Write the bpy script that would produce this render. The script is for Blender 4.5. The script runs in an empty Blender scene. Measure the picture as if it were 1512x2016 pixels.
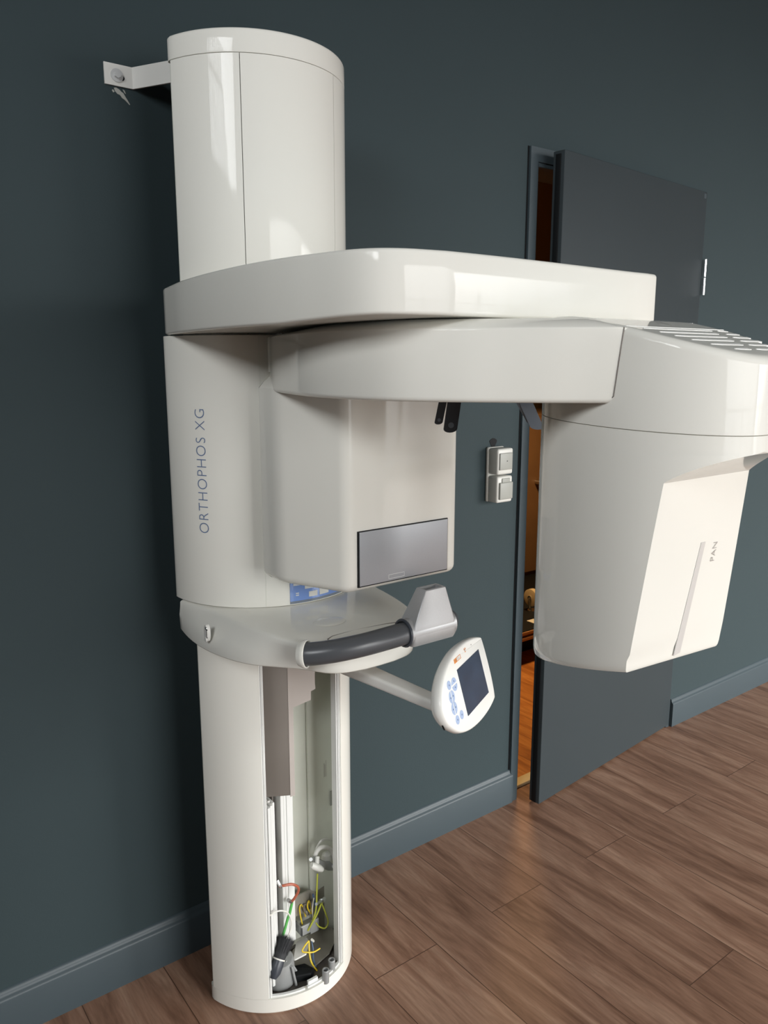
import bpy, bmesh, math, random
from mathutils import Vector, Matrix
random.seed(7)
S = bpy.context.scene
COL = S.collection
PI = math.pi

# ------------------------------------------------------------------ camera
cd = bpy.data.cameras.new('camera'); cam = bpy.data.objects.new('camera', cd); COL.objects.link(cam)
cd.sensor_fit = 'HORIZONTAL'; cd.sensor_width = 36; cd.lens = 1550.0/1512.0*36
cam.location = (-1.13628, -1.67607, 1.45)
cam.rotation_euler = (math.radians(90-10.846), 0, math.radians(-37.023))
cd.clip_start = 0.02
S.camera = cam
# ------------------------------------------------------------------ look
S.view_settings.view_transform = 'Standard'; S.view_settings.look = 'None'
S.view_settings.gamma = 1; S.view_settings.use_curve_mapping = False
S.view_settings.exposure = 0.32
# ------------------------------------------------------------------ world: dull sky outside the windows
w = bpy.data.worlds.new('world'); S.world = w; w.use_nodes = True
w.node_tree.nodes['Background'].inputs[0].default_value = (.75, .85, 1, 1)
w.node_tree.nodes['Background'].inputs[1].default_value = 1.0
# ------------------------------------------------------------------ daylight through the windows
def area(name, loc, target, sx, sy, power, color, spread=180):
    l = bpy.data.lights.new(name, 'AREA'); l.shape = 'RECTANGLE'; l.size = sx; l.size_y = sy
    l.energy = power; l.color = color; l.spread = math.radians(spread)
    o = bpy.data.objects.new(name, l); COL.objects.link(o); o.location = loc
    d = Vector(target)-Vector(loc); o.rotation_euler = d.to_track_quat('-Z', 'Y').to_euler()
    return o
XL, XR, YF, ZC = -3.6, 6.0, -5.2, 4.0        # room extents
area('daylight_front', (.6, YF-.12, 1.35), (.6, 0, -1.7), 3.4, 2.5, 66, (1, .985, .95), 92)
area('daylight_far', (4.2, YF-.12, 1.35), (3.0, 0, -1.7), 3.2, 2.5, 172, (1, .985, .95), 92)
area('daylight_left', (XL-.12, -2.2, 3.1), (-.4, -.4, 2.0), 2.0, 1.1, 21, (.97, .99, 1), 80)
area('lamp_next_room', (1.5, .75, 2.2), (1.6, .9, 0), .25, .25, 15, (1, .62, .28), 120)

# ------------------------------------------------------------------ materials
def nodes(name):
    m = bpy.data.materials.new(name); m.use_nodes = True
    nt = m.node_tree; return m, nt, nt.nodes['Principled BSDF']
def mat(name, col, rough=.5, metal=0, coat=0, noise=.03, nscale=8, bump=0, bscale=300, ior=None, emit=None, spec=.5):
    m, nt, b = nodes(name)
    tc = nt.nodes.new('ShaderNodeTexCoord')
    n = nt.nodes.new('ShaderNodeTexNoise'); n.inputs['Scale'].default_value = nscale; n.inputs['Detail'].default_value = 3
    nt.links.new(tc.outputs['Object'], n.inputs['Vector'])
    r = nt.nodes.new('ShaderNodeMixRGB'); r.inputs[1].default_value = (*[c*(1-noise) for c in col], 1)
    r.inputs[2].default_value = (*[min(1, c*(1+noise)) for c in col], 1)
    nt.links.new(n.outputs['Fac'], r.inputs[0]); nt.links.new(r.outputs[0], b.inputs['Base Color'])
    b.inputs['Roughness'].default_value = rough; b.inputs['Metallic'].default_value = metal
    b.inputs['Coat Weight'].default_value = coat; b.inputs['Coat Roughness'].default_value = .03
    b.inputs['Specular IOR Level'].default_value = spec
    if ior: b.inputs['IOR'].default_value = ior
    if bump:
        n2 = nt.nodes.new('ShaderNodeTexNoise'); n2.inputs['Scale'].default_value = bscale; n2.inputs['Detail'].default_value = 2
        nt.links.new(tc.outputs['Object'], n2.inputs['Vector'])
        bp = nt.nodes.new('ShaderNodeBump'); bp.inputs['Strength'].default_value = bump; bp.inputs['Distance'].default_value = .002
        nt.links.new(n2.outputs['Fac'], bp.inputs['Height']); nt.links.new(bp.outputs[0], b.inputs['Normal'])
    if emit:
        b.inputs['Emission Color'].default_value = (*emit[0], 1); b.inputs['Emission Strength'].default_value = emit[1]
    return m
WHITE = mat('gloss_white', (.80, .79, .73), .05, coat=0, noise=.012, nscale=3, spec=.17)
PANELW = mat('panel_white', (.88, .88, .84), .2, spec=.3, noise=.01)
CREAM = mat('satin_white', (.72, .715, .68), .45, noise=.03, nscale=12)
RAILW = mat('rail_white', (.76, .77, .75), .35, noise=.03)
INNER = mat('inner_grey_white', (.72, .74, .66), .5, noise=.08, nscale=14)
TEAL = mat('teal_wall_paint', (.036, .053, .058), .62, spec=.16, noise=.05, nscale=2.5, bump=.12, bscale=260)
TEALT = mat('teal_trim_paint', (.048, .066, .076), .42, spec=.35, noise=.04, nscale=4, bump=.04, bscale=120)
TEALD = mat('teal_door_paint', (.038, .048, .053), .5, spec=.2, noise=.05, nscale=3, bump=.05, bscale=200)
BLACK = mat('black_rubber_and_void', (.006, .007, .008), .6, spec=.2)  # also colours gaps, holes and the dark void under the trolley
GREYH = mat('handle_grey', (.075, .08, .088), .30, noise=.03)
GREYD = mat('dark_grey_plastic', (.045, .052, .065), .35)
GREYM = mat('mid_grey_plastic', (.16, .19, .23), .3)
SILV = mat('silver_paint', (.42, .425, .43), .38, metal=.35, noise=.05, nscale=400)
PANG = mat('sensor_panel_silver', (.33, .34, .36), .42, metal=.25, noise=.05, nscale=500)
CHROME = mat('chrome', (.75, .76, .77), .18, metal=1)
GALV = mat('galvanised_bolt', (.62, .63, .63), .35, metal=.35, noise=.03)
ZINC = mat('zinc_sheet', (.36, .34, .30), .42, metal=.5, noise=.15, nscale=30)
BROWNM = mat('bronze_grey_sheet', (.20, .18, .16), .42, metal=.3, noise=.06)
PINK = mat('sheet_lit_face', (.42, .38, .35), .45, noise=.05)  # paler copy of the bronze sheet, painted for its lit front faces
CASTG = mat('cast_grey', (.34, .35, .35), .45, metal=.3, noise=.1, nscale=40)
BLUE = mat('keypad_blue', (.16, .27, .58), .3, coat=.5, noise=.1)
BLUEK = mat('button_blue', (.42, .53, .75), .4)
INKB = mat('lettering_blue', (.13, .19, .33), .5)
INKG = mat('lettering_grey', (.38, .35, .33), .5)
ORANGE = mat('orange_ink', (.75, .28, .07), .5)
SCREEN = mat('dark_screen_glass', (.028, .055, .095), .12, coat=.5, noise=.3, nscale=25)
YEL = mat('yellow_wire', (.75, .55, .03), .4); YGR = mat('yellow_green_wire', (.42, .45, .05), .4)
GRN = mat('green_wire', (.10, .42, .09), .4); RED = mat('copper_red_sleeve', (.42, .11, .06), .4)
WBLUE = mat('blue_wire', (.05, .10, .20), .4); WWHT = mat('white_wire', (.75, .74, .68), .4)
BRUSHM = mat('brush_bristles', (.03, .032, .035), .7, noise=.5, nscale=200)
WALLO = mat('plaster_pale', (.50, .50, .48), .8)
CEIL = mat('ceiling_dark', (.10, .10, .10), .8)
SOCKG = mat('socket_grey', (.34, .35, .32), .45)
SOCKW = mat('socket_white', (.66, .66, .62), .4)
STAIN = mat('plaster_dust', (.40, .40, .37), .9)
THRESH = mat('cream_sill', (.70, .60, .38), .5)
CABW = mat('brown_cabinet_wood', (.30, .17, .085), .5, noise=.2, nscale=6)
RAWW = mat('raw_wood_edge', (.42, .22, .10), .6, noise=.2, nscale=30)
WHEEL = mat('cream_wheel', (.55, .46, .30), .5)
NEXTW = mat('ochre_wall', (.42, .31, .16), .8)

def glass():
    m, nt, b = nodes('window_glass')
    tr = nt.nodes.new('ShaderNodeBsdfTransparent'); gl = nt.nodes.new('ShaderNodeBsdfGlossy'); gl.inputs['Roughness'].default_value = .02
    mx = nt.nodes.new('ShaderNodeMixShader'); mx.inputs[0].default_value = .06
    nt.links.new(tr.outputs[0], mx.inputs[1]); nt.links.new(gl.outputs[0], mx.inputs[2])
    nt.links.new(mx.outputs[0], nt.nodes['Material Output'].inputs[0]); return m
GLASS = glass()

def wood(name, c1, c2, c3, pw, pl, xo=0, yo=0, rough=.42, gap=.55):
    m, nt, b = nodes(name); L = nt.links.new
    tc = nt.nodes.new('ShaderNodeTexCoord')
    mp = nt.nodes.new('ShaderNodeMapping'); mp.inputs['Rotation'].default_value = (0, 0, PI/2)
    mp.inputs['Location'].default_value = (xo, yo, 0)
    L(tc.outputs['Object'], mp.inputs[0])
    br = nt.nodes.new('ShaderNodeTexBrick'); br.offset = .37; br.offset_frequency = 2
    br.inputs['Color1'].default_value = (.2, .2, .2, 1); br.inputs['Color2'].default_value = (.8, .8, .8, 1)
    br.inputs['Mortar'].default_value = (0, 0, 0, 1)
    br.inputs['Scale'].default_value = 1; br.inputs['Mortar Size'].default_value = .0012; br.inputs['Mortar Smooth'].default_value = .2
    br.inputs['Brick Width'].default_value = pl; br.inputs['Row Height'].default_value = pw; br.inputs['Bias'].default_value = 0
    L(mp.outputs[0], br.inputs['Vector'])
    # per plank shift of the grain
    sep = nt.nodes.new('ShaderNodeSeparateColor'); L(br.outputs['Color'], sep.inputs[0])
    cmb = nt.nodes.new('ShaderNodeCombineXYZ'); mul = nt.nodes.new('ShaderNodeMath'); mul.operation = 'MULTIPLY'; mul.inputs[1].default_value = 13
    L(sep.outputs[0], mul.inputs[0]); L(mul.outputs[0], cmb.inputs[2])
    add = nt.nodes.new('ShaderNodeVectorMath'); add.operation = 'ADD'; L(tc.outputs['Object'], add.inputs[0]); L(cmb.outputs[0], add.inputs[1])
    sc = nt.nodes.new('ShaderNodeVectorMath'); sc.operation = 'MULTIPLY'; sc.inputs[1].default_value = (1, .11, 1); L(add.outputs[0], sc.inputs[0])
    n1 = nt.nodes.new('ShaderNodeTexNoise'); n1.inputs['Scale'].default_value = 17; n1.inputs['Detail'].default_value = 7; n1.inputs['Roughness'].default_value = .62; n1.inputs['Distortion'].default_value = .9
    L(sc.outputs[0], n1.inputs['Vector'])
    n2 = nt.nodes.new('ShaderNodeTexNoise'); n2.inputs['Scale'].default_value = 160; n2.inputs['Detail'].default_value = 3
    L(sc.outputs[0], n2.inputs['Vector'])
    cr = nt.nodes.new('ShaderNodeValToRGB'); e = cr.color_ramp.elements
    e[0].position = .30; e[0].color = (*c1, 1); e[1].position = .72; e[1].color = (*c3, 1)
    k = e.new(.5); k.color = (*c2, 1)
    L(n1.outputs['Fac'], cr.inputs[0])
    m1 = nt.nodes.new('ShaderNodeMixRGB'); m1.blend_type = 'MULTIPLY'; m1.inputs[0].default_value = .55
    cr2 = nt.nodes.new('ShaderNodeValToRGB'); cr2.color_ramp.elements[0].position = .3; cr2.color_ramp.elements[0].color = (.55, .52, .5, 1); cr2.color_ramp.elements[1].position = .7
    L(n2.outputs['Fac'], cr2.inputs[0]); L(cr.outputs[0], m1.inputs[1]); L(cr2.outputs[0], m1.inputs[2])
    hs = nt.nodes.new('ShaderNodeHueSaturation'); mr = nt.nodes.new('ShaderNodeMapRange')
    mr.inputs['To Min'].default_value = .90; mr.inputs['To Max'].default_value = 1.08; L(sep.outputs[0], mr.inputs[0]); L(mr.outputs[0], hs.inputs['Value'])
    L(m1.outputs[0], hs.inputs['Color'])
    m2 = nt.nodes.new('ShaderNodeMixRGB'); m2.inputs[2].default_value = (*[c*gap for c in c1], 1); L(br.outputs['Fac'], m2.inputs[0]); L(hs.outputs[0], m2.inputs[1])
    L(m2.outputs[0], b.inputs['Base Color']); b.inputs['Roughness'].default_value = rough
    bp = nt.nodes.new('ShaderNodeBump'); bp.inputs['Strength'].default_value = .25; bp.inputs['Distance'].default_value = .001
    L(n2.outputs['Fac'], bp.inputs['Height']); L(bp.outputs[0], b.inputs['Normal'])
    return m
FLOORM = wood('walnut_laminate', (.155, .078, .047), (.29, .163, .107), (.42, .267, .185), .194, 1.25, xo=.43, yo=-.22)
FLOORO = wood('orange_laminate', (.30, .10, .02), (.50, .20, .05), (.70, .33, .10), .13, 1.2)

# ------------------------------------------------------------------ mesh helpers
def link_bm(name, bm, m, parent=None, smooth=True, ang=32):
    bmesh.ops.recalc_face_normals(bm, faces=bm.faces)
    if smooth:
        for f in bm.faces: f.smooth = True
        for e in bm.edges:
            if len(e.link_faces) == 2 and e.calc_face_angle(0) > math.radians(ang): e.smooth = False
    me = bpy.data.meshes.new(name); bm.to_mesh(me); bm.free()
    o = bpy.data.objects.new(name, me); COL.objects.link(o)
    for x in (m if isinstance(m, (list, tuple)) else [m]): me.materials.append(x)
    if parent is not None: o.parent = parent
    return o
def spline(pts, n=8, closed=False):
    P = [Vector(p) for p in pts]; out = []
    N = len(P); rng = range(N if closed else N-1)
    for i in rng:
        g = (lambda k: P[k % N]) if closed else (lambda k: P[max(0, min(N-1, k))])
        a, b, c, d = g(i-1), g(i), g(i+1), g(i+2)
        for j in range(n):
            t = j/n
            out.append(.5*((2*b)+(-a+c)*t+(2*a-5*b+4*c-d)*t*t+(-a+3*b-3*c+d)*t**3))
    if not closed: out.append(P[-1].copy())
    return out
def roundpoly(pts, n=6):
    """pts: (x, y, r) -> polygon with rounded corners"""
    out = []; N = len(pts)
    for i in range(N):
        a = Vector(pts[i-1][:2]); b = Vector(pts[i][:2]); c = Vector(pts[(i+1) % N][:2]); r = pts[i][2]
        if r <= 0: out.append(b); continue
        u = (a-b).normalized(); v = (c-b).normalized()
        h = math.acos(max(-1, min(1, u.dot(v))))/2
        d = min(r/math.tan(h), (a-b).length*.49, (c-b).length*.49)
        p0 = b+u*d; p1 = b+v*d
        for j in range(n+1):
            t = j/n; out.append((1-t)**2*p0+2*t*(1-t)*b+t*t*p1)
    return out
def inset(poly, d):
    N = len(poly); ar = sum(poly[i].x*poly[(i+1) % N].y-poly[(i+1) % N].x*poly[i].y for i in range(N))
    s = 1 if ar > 0 else -1; out = []
    for i in range(N):
        a, b, c = poly[i-1], poly[i], poly[(i+1) % N]
        e1 = (b-a); e2 = (c-b)
        if e1.length < 1e-9: e1 = e2
        if e2.length < 1e-9: e2 = e1
        n1 = Vector((-e1.y, e1.x)).normalized()*s; n2 = Vector((-e2.y, e2.x)).normalized()*s
        nn = (n1+n2); 
        if nn.length < 1e-6: nn = n1
        nn.normalize(); k = max(.5, nn.dot(n1))
        out.append(b+nn*(d/k))
    return out
def loft_bm(secs, closed=True, cap=True, bm=None):
    bm = bm or bmesh.new(); rings = [[bm.verts.new(p) for p in s] for s in secs]
    for a, b in zip(rings, rings[1:]):
        n = len(a)
        for i in range(n if closed else n-1):
            j = (i+1) % n
            bm.faces.new((a[i], a[j], b[j], b[i]))
    if cap and closed:
        bm.faces.new(rings[0][::-1]); bm.faces.new(rings[-1])
    return bm
def prism_secs(poly, z0, z1, rt=.003, rb=.003, n=4):
    secs = []
    if rb > 0:
        for k in range(n+1):
            a = PI/2*k/n; secs.append([Vector((p.x, p.y, z0+rb*(1-math.sin(a)))) for p in inset(poly, rb*(1-math.cos(a-0)) if False else rb*(1-math.sin(PI/2-a+0)) if False else rb*math.cos(a) if False else rb*(1-math.sin(a)))])
        # order from bottom cap (full inset) upwards
        secs = []
        for k in range(n+1):
            a = PI/2*k/n
            secs.append([Vector((p.x, p.y, z0+rb*(1-math.cos(a)))) for p in inset(poly, rb*(1-math.sin(a)))])
    else: secs.append([Vector((p.x, p.y, z0)) for p in poly])
    if rt > 0:
        for k in range(n+1):
            a = PI/2*k/n
            secs.append([Vector((p.x, p.y, z1-rt*(1-math.sin(a)))) for p in inset(poly, rt*(1-math.cos(a)))])
    else: secs.append([Vector((p.x, p.y, z1)) for p in poly])
    return secs
def prism(name, poly, z0, z1, m, parent=None, rt=.003, rb=.003, n=4):
    poly = [Vector(p) if len(p) == 2 else Vector(p[:2]) for p in poly]
    return link_bm(name, loft_bm(prism_secs(poly, z0, z1, rt, rb, n)), m, parent)
def box_bm(x0, x1, y0, y1, z0, z1, r=0, bm=None):
    b2 = bmesh.new(); bmesh.ops.create_cube(b2, size=1)
    for v in b2.verts: v.co = Vector(((x0+x1)/2+v.co.x*(x1-x0), (y0+y1)/2+v.co.y*(y1-y0), (z0+z1)/2+v.co.z*(z1-z0)))
    if r > 0: bmesh.ops.bevel(b2, geom=list(b2.edges), offset=r, segments=3, profile=.5, affect='EDGES')
    if bm is None: return b2
    me = bpy.data.meshes.new('t'); b2.to_mesh(me); b2.free(); bm.from_mesh(me); bpy.data.meshes.remove(me); return bm
def box(name, x0, x1, y0, y1, z0, z1, m, parent=None, r=.002):
    return link_bm(name, box_bm(x0, x1, y0, y1, z0, z1, r), m, parent)
def tube_bm(path, rad, seg=16, bm=None, cap=True):
    P = [Vector(p) for p in path]; secs = []; up = None
    for i, p in enumerate(P):
        t = (P[min(i+1, len(P)-1)]-P[max(i-1, 0)]).normalized()
        if up is None:
            up = Vector((0, 0, 1)) if abs(t.z) < .9 else Vector((1, 0, 0))
        a = (up-t*up.dot(t)).normalized(); up = a; b = t.cross(a)
        r = rad[i] if isinstance(rad, (list, tuple)) else rad
        secs.append([p+(a*math.cos(2*PI*k/seg)+b*math.sin(2*PI*k/seg))*r for k in range(seg)])
    return loft_bm(secs, bm=bm, cap=cap)
def tube(name, path, rad, m, parent=None, seg=16, sm=0):
    if sm: path = spline(path, sm)
    return link_bm(name, tube_bm(path, rad, seg), m, parent)
def cyl(name, p0, p1, r, m, parent=None, seg=24, r2=None):
    p0, p1 = Vector(p0), Vector(p1); r2 = r if r2 is None else r2; e = min(.0012, r*.2)
    t = (p1-p0).normalized()
    return link_bm(name, tube_bm([p0, p0+t*e*.01, p1-t*e*.01, p1], [r-e, r, r2, r2-e], seg), m, parent)
def ell(cx, cy, a, b, th):
    th = math.radians(th); return Vector((cx+a*math.cos(th), cy+b*math.sin(th)))
def patch(name, E, t0, t1, z0, z1, m, parent=None, off=.0, thick=.004, n=24, rz=0):
    """curved strip following an elliptical shell"""
    cx, cy, a, b = E; poly = []
    for i in range(n+1): poly.append(ell(cx, cy, a+off, b+off, t0+(t1-t0)*i/n))
    for i in range(n, -1, -1): poly.append(ell(cx, cy, a+off-thick, b+off-thick, t0+(t1-t0)*i/n))
    return prism(name, poly, z0, z1, m, parent, rz, rz, 2)
def text_obj(name, body, size, m, parent, fn, off=-.0, depth=.0003, spacing=1.0):
    cu = bpy.data.curves.new(name, 'FONT'); cu.body = body; cu.size = size; cu.extrude = depth; cu.offset = off
    cu.space_character = spacing; cu.resolution_u = 6
    o = bpy.data.objects.new(name+'_c', cu); COL.objects.link(o)
    dg = bpy.context.evaluated_depsgraph_get(); me = bpy.data.meshes.new_from_object(o.evaluated_get(dg))
    bpy.data.objects.remove(o); bpy.data.curves.remove(cu)
    for v in me.vertices: v.co = fn(v.co.x, v.co.y, v.co.z)
    me.name = name; me.materials.clear(); me.materials.append(m)
    o = bpy.data.objects.new(name, me); COL.objects.link(o); o.parent = parent
    return o
def tag(o, label=None, cat=None, group=None, kind=None):
    if label: o['label'] = label
    if cat: o['category'] = cat
    if group: o['group'] = group
    if kind: o['kind'] = kind
    return o
def empty(name, loc, label, cat):
    o = bpy.data.objects.new(name, None); COL.objects.link(o); o.location = loc; o.empty_display_size = .1
    tag(o, label, cat); return o
def adopt(root):
    """children were built in world space: keep them there under a root that is not at the origin"""
    bpy.context.view_layer.update()
    def rec(o):
        for c in o.children:
            if o is root: c.matrix_parent_inverse = root.matrix_world.inverted()
            rec(c)
    rec(root)

# ================================================================== room
HX0, HX1, HZ = .676, 1.56, 2.02      # door opening
WT = .12                            # wall thickness
bm = box_bm(XL, HX0, 0, WT, 0, ZC); box_bm(HX1, XR, 0, WT, 0, ZC, bm=bm); box_bm(HX0, HX1, 0, WT, HZ, ZC, bm=bm)
tag(link_bm('wall_back', bm, TEAL, smooth=False), 'dark teal painted wall behind the machine', None, kind='structure')
tag(box('floor', XL, XR, YF, .05, -.05, 0, FLOORM, r=0), 'brown wood laminate floor', None, kind='structure')
tag(box('ceiling', XL, XR, YF, WT, ZC, ZC+.1, CEIL, r=0), None, None, kind='structure')
tag(box('wall_right', XR, XR+.15, YF, WT, 0, ZC, WALLO, r=0), None, None, kind='structure')
def wall_openings(name, axis, c, t, lo, hi, ops, m):
    """wall with rectangular openings ops: (a0,a1,z0,z1)"""
    bm = bmesh.new(); cur = lo
    def add(a0, a1, z0, z1):
        if axis == 'y': box_bm(a0, a1, c-t, c, z0, z1, bm=bm)
        else: box_bm(c-t, c, a0, a1, z0, z1, bm=bm)
    for a0, a1, z0, z1 in ops:
        add(cur, a0, 0, ZC); add(a0, a1, 0, z0); add(a0, a1, z1, ZC); cur = a1
    add(cur, hi, 0, ZC)
    return tag(link_bm(name, bm, m, smooth=False), None, None, kind='structure')
wall_openings('wall_front', 'y', YF, .1, XL, XR, [(-1.1, 2.3, .1, 2.6), (2.6, 5.8, .1, 2.6)], WALLO)
wall_openings('wall_left', 'x', XL, .1, YF, WT, [(-3.2, -1.2, 2.55, 3.65)], WALLO)
def window(name, axis, c, a0, a1, z0, z1, nv, nh):
    bm = bmesh.new()
    def add(p0, p1, q0, q1, d0=.0, d1=.05):
        if axis == 'y': box_bm(p0, p1, c-.09+d0, c-.09+d1, q0, q1, bm=bm)
        else: box_bm(c-.09+d0, c-.09+d1, p0, p1, q0, q1, bm=bm)
    f = .05
    add(a0, a0+f, z0, z1); add(a1-f, a1, z0, z1); add(a0, a1, z0, z0+f); add(a0, a1, z1-f, z1)
    for i in range(1, nv): x = a0+(a1-a0)*i/nv; add(x-(.030 if axis == 'x' else .022), x+(.030 if axis == 'x' else .022), z0, z1, .005, .04)
    for i in range(1, nh): z = z0+(z1-z0)*i/nh; add(a0, a1, z-.015, z+.015, .01, .035)
    o = link_bm(name, bm, WALLO, smooth=False); tag(o, None, None, kind='structure')
    if axis == 'y': g = box('pane', a0, a1, c-.07, c-.066, z0, z1, GLASS, o, r=0)
    else: g = box('pane', c-.07, c-.066, a0, a1, z0, z1, GLASS, o, r=0)
    return o
window('window_1', 'y', YF, -1.1, 2.3, .1, 2.6, 4, 2)
window('window_2', 'y', YF, 2.6, 5.8, .1, 2.6, 4, 2)
window('window_3', 'x', XL, -3.2, -1.2, 2.55, 3.65, 14, 2)

# baseboards: face, rounded nose, dark receding cove on top
def baseboard(name, x0, x1):
    prof = [(0, 0), (-.014, 0), (-.014, .094), (-.0125, .099), (-.009, .101), (-.006, .107), (-.005, .113), (0, .116)]
    secs = [[Vector((x, y, z)) for y, z in prof] for x in (x0, x1)]
    return tag(link_bm(name, loft_bm(secs), TEALT, ang=50), 'dark teal baseboard', None, kind='structure')
baseboard('baseboard_left', XL, .655); baseboard('baseboard_right', 1.571, XR)
# door frame
bm = box_bm(.649, HX0+.004, -.009, 0, 0, HZ+.035, 0); box_bm(HX1-.004, HX1+.004, -.004, 0, 0, HZ+.012, 0, bm)
box_bm(HX0+.004, HX1-.004, -.006, 0, HZ-.004, HZ+.012, 0, bm); box_bm(HX0+.004, HX0+.12, -.009, 0, HZ-.004, HZ+.035, 0, bm)
tag(link_bm('trim_1', bm, TEALT), 'teal door casing around the ajar door', None, kind='structure')
bm = box_bm(HX0-.001, HX0+.012, -.004, WT+.01, 0, HZ, .002); box_bm(HX1-.016, HX1+.001, -.004, WT+.01, 0, HZ, .003, bm)
box_bm(HX0, HX1, -.004, WT+.01, HZ-.016, HZ+.001, .003, bm); box_bm(HX0+.012, HX0+.018, .05, WT, 0, HZ-.016, 0, bm)
tag(link_bm('trim_2', bm, TEALT), 'door jamb lining', None, kind='structure')
# black gap line between casing and wall
tag(box('trim_3', .6440, .6492, -.0016, 0, .116, HZ+.036, BLACK, r=0), 'dark gap line beside the door casing', None, kind='structure')
# door leaf, opened towards the room by about 5.7 degrees
dm = bpy.data.objects.new('door_1', None); COL.objects.link(dm); tag(dm, 'dark teal flush door standing ajar, brown room showing in its gap', None, kind='structure')
dm.location = (1.565, -.004, 0); dm.rotation_euler = (0, 0, math.radians(5.4))
box('door_leaf', -.863, 0, 0, .040, .008, 2.039, TEALD, dm, r=.002)
box('leaf_edge_strip', -.866, -.8635, .012, .030, .01, 2.03, BLACK, dm, r=.001)  # black strip along the free edge of the leaf
for z in (1.748, .36):
    h = cyl('hinge', (.006, -.008, z+.002), (.006, -.008, z+.062), .0055, CHROME, dm, 16)
    cyl('hinge_knuckle', (.006, -.008, z-.062), (.006, -.008, z-.002), .0055, CHROME, h, 16)
# plaster smear under the wall bracket
bm = bmesh.new()
for pts in ([(-.5445, 1.9835), (-.540, 1.9845), (-.534, 1.982), (-.530, 1.9785), (-.526, 1.9765), (-.522, 1.970), (-.519, 1.966), (-.5135, 1.9575), (-.5145, 1.9565), (-.5195, 1.961), (-.5245, 1.965), (-.529, 1.967), (-.533, 1.972), (-.538, 1.973), (-.5425, 1.9775)],
            [(-.549, 1.9785), (-.546, 1.980), (-.5435, 1.976), (-.5465, 1.9745)], [(-.527, 1.9835), (-.5235, 1.982), (-.521, 1.976), (-.5235, 1.9775)]):
    loft_bm([[Vector((x, y, z)) for x, z in pts] for y in (0, -.0010)], bm=bm)
tag(link_bm('plaster_smear', bm, STAIN, smooth=False), 'small pale plaster smear on the dark wall below the steel bracket', 'smear')

# ================================================================== next room behind the door gap
tag(box('floor_next_room', HX0-.3, 4.2, .05, 2.6, -.05, 0, FLOORO, r=0), 'orange wood floor of the next room', None, kind='structure')
tag(box('wall_next_back', .2, 4.2, 2.1, 2.2, 0, 2.7, NEXTW, r=0), None, None, kind='structure')
tag(box('wall_next_right', 4.1, 4.2, WT, 2.1, 0, 2.7, NEXTW, r=0), None, None, kind='structure')
tag(box('wall_next_left', .2, .3, WT, 2.1, 0, 2.7, NEXTW, r=0), None, None, kind='structure')
tag(box('ceiling_next_room', .2, 4.2, WT, 2.2, 2.7, 2.8, NEXTW, r=0), None, None, kind='structure')
tag(box('trim_4', HX0+.016, HX1-.016, .035, .075, 0, .011, THRESH, r=.003), 'pale threshold strip in the doorway', None, kind='structure')
pf = empty('platform_trolley', (2.1, .95, 0), 'low black-topped trolley with two raw wood edges behind the door gap', 'trolley')
box('deck', 1.2, 2.9, .80, 1.5, .150, .168, RAWW, pf, .002)
box('top_sheet', 1.2, 2.9, .803, 1.497, .168, .172, BLACK, pf, .001)
box('lower_board', 1.2, 2.9, .80, 1.5, .122, .140, RAWW, pf, .002)
box('under_void', 1.25, 2.85, .93, 1.45, 0.0, .145, BLACK, pf, .002)  # black block painted in for the dark void below the boards
adopt(pf)
ws = empty('castor_wheel', (1.835, 1.0, .172), 'cream castor wheel turned up on the black trolley top', 'castor')
bm = tube_bm([(1.818, .99, .250), (1.820, .99, .250), (1.846, .99, .250), (1.848, .99, .250)], [.038, .045, .045, .038], 28)
o = link_bm('tyre', bm, WHEEL, ws); cyl('hub', (1.812, .99, .25), (1.852, .99, .25), .012, CHROME, ws)
tube('fork', [(1.812, .99, .25), (1.810, .985, .22), (1.815, .98, .185)], .006, CHROME, ws)
tube('fork', [(1.854, .99, .25), (1.856, .985, .22), (1.85, .98, .185)], .006, CHROME, ws)
cyl('swivel_plate', (1.833, .98, .172), (1.833, .98, .186), .028, CHROME, ws)
adopt(ws)
ob = link_bm('paper_scrap', box_bm(1.70, 1.75, .84, .90, .172, .176, .001), SOCKW); tag(ob, 'white paper scrap lying on the black trolley top', 'scrap')
cb = empty('wood_cabinet', (2.4, 1.6, 0), 'brown wooden cabinet with small knob seen through the door gap', 'cabinet')
box('cabinet_body', 1.5, 3.6, 1.52, 1.95, .0, 1.14, CABW, cb, .003)
box('cabinet_door', 2.05, 3.2, 1.50, 1.52, .19, 1.12, CABW, cb, .002)
cyl('knob', (2.40, 1.44, .74), (2.40, 1.50, .74), .014, CHROME, cb)
adopt(cb)

# ================================================================== double switch box
sw = empty('wall_switch_box', (.54, 0, 1.035), 'white surface-mounted light switch above a lidded socket left of the door', 'switch')
box('back_plate', .505, .572, -.012, 0, 1.037, 1.200, SOCKW, sw, .005)
for nm, z0, z1 in (('switch_housing', 1.121, 1.198), ('socket_housing', 1.037, 1.116)):
    hb = link_bm(nm, box_bm(.507, .571, -.050, -.010, z0, z1, .006), SOCKW, sw)
    if nm[1] == 'w':
        rk = box('rocker', .513, .565, -.054, -.048, z0+.014, z1-.013, SOCKG, hb, .002); rk['label'] = 'grey rocker'
        cyl('pilot_hole', (.542, -.0545, z0+.040), (.542, -.0535, z0+.040), .0016, BLACK, hb, 10)
    else:
        rk = box('socket_lid', .514, .568, -.056, -.048, z0+.010, z1-.018, SOCKG, hb, .003); rk['label'] = 'grey hinged lid'
        box('lid_hinge', .525, .558, -.053, -.048, z1-.020, z1-.006, SOCKG, hb, .002)
adopt(sw)
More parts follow.
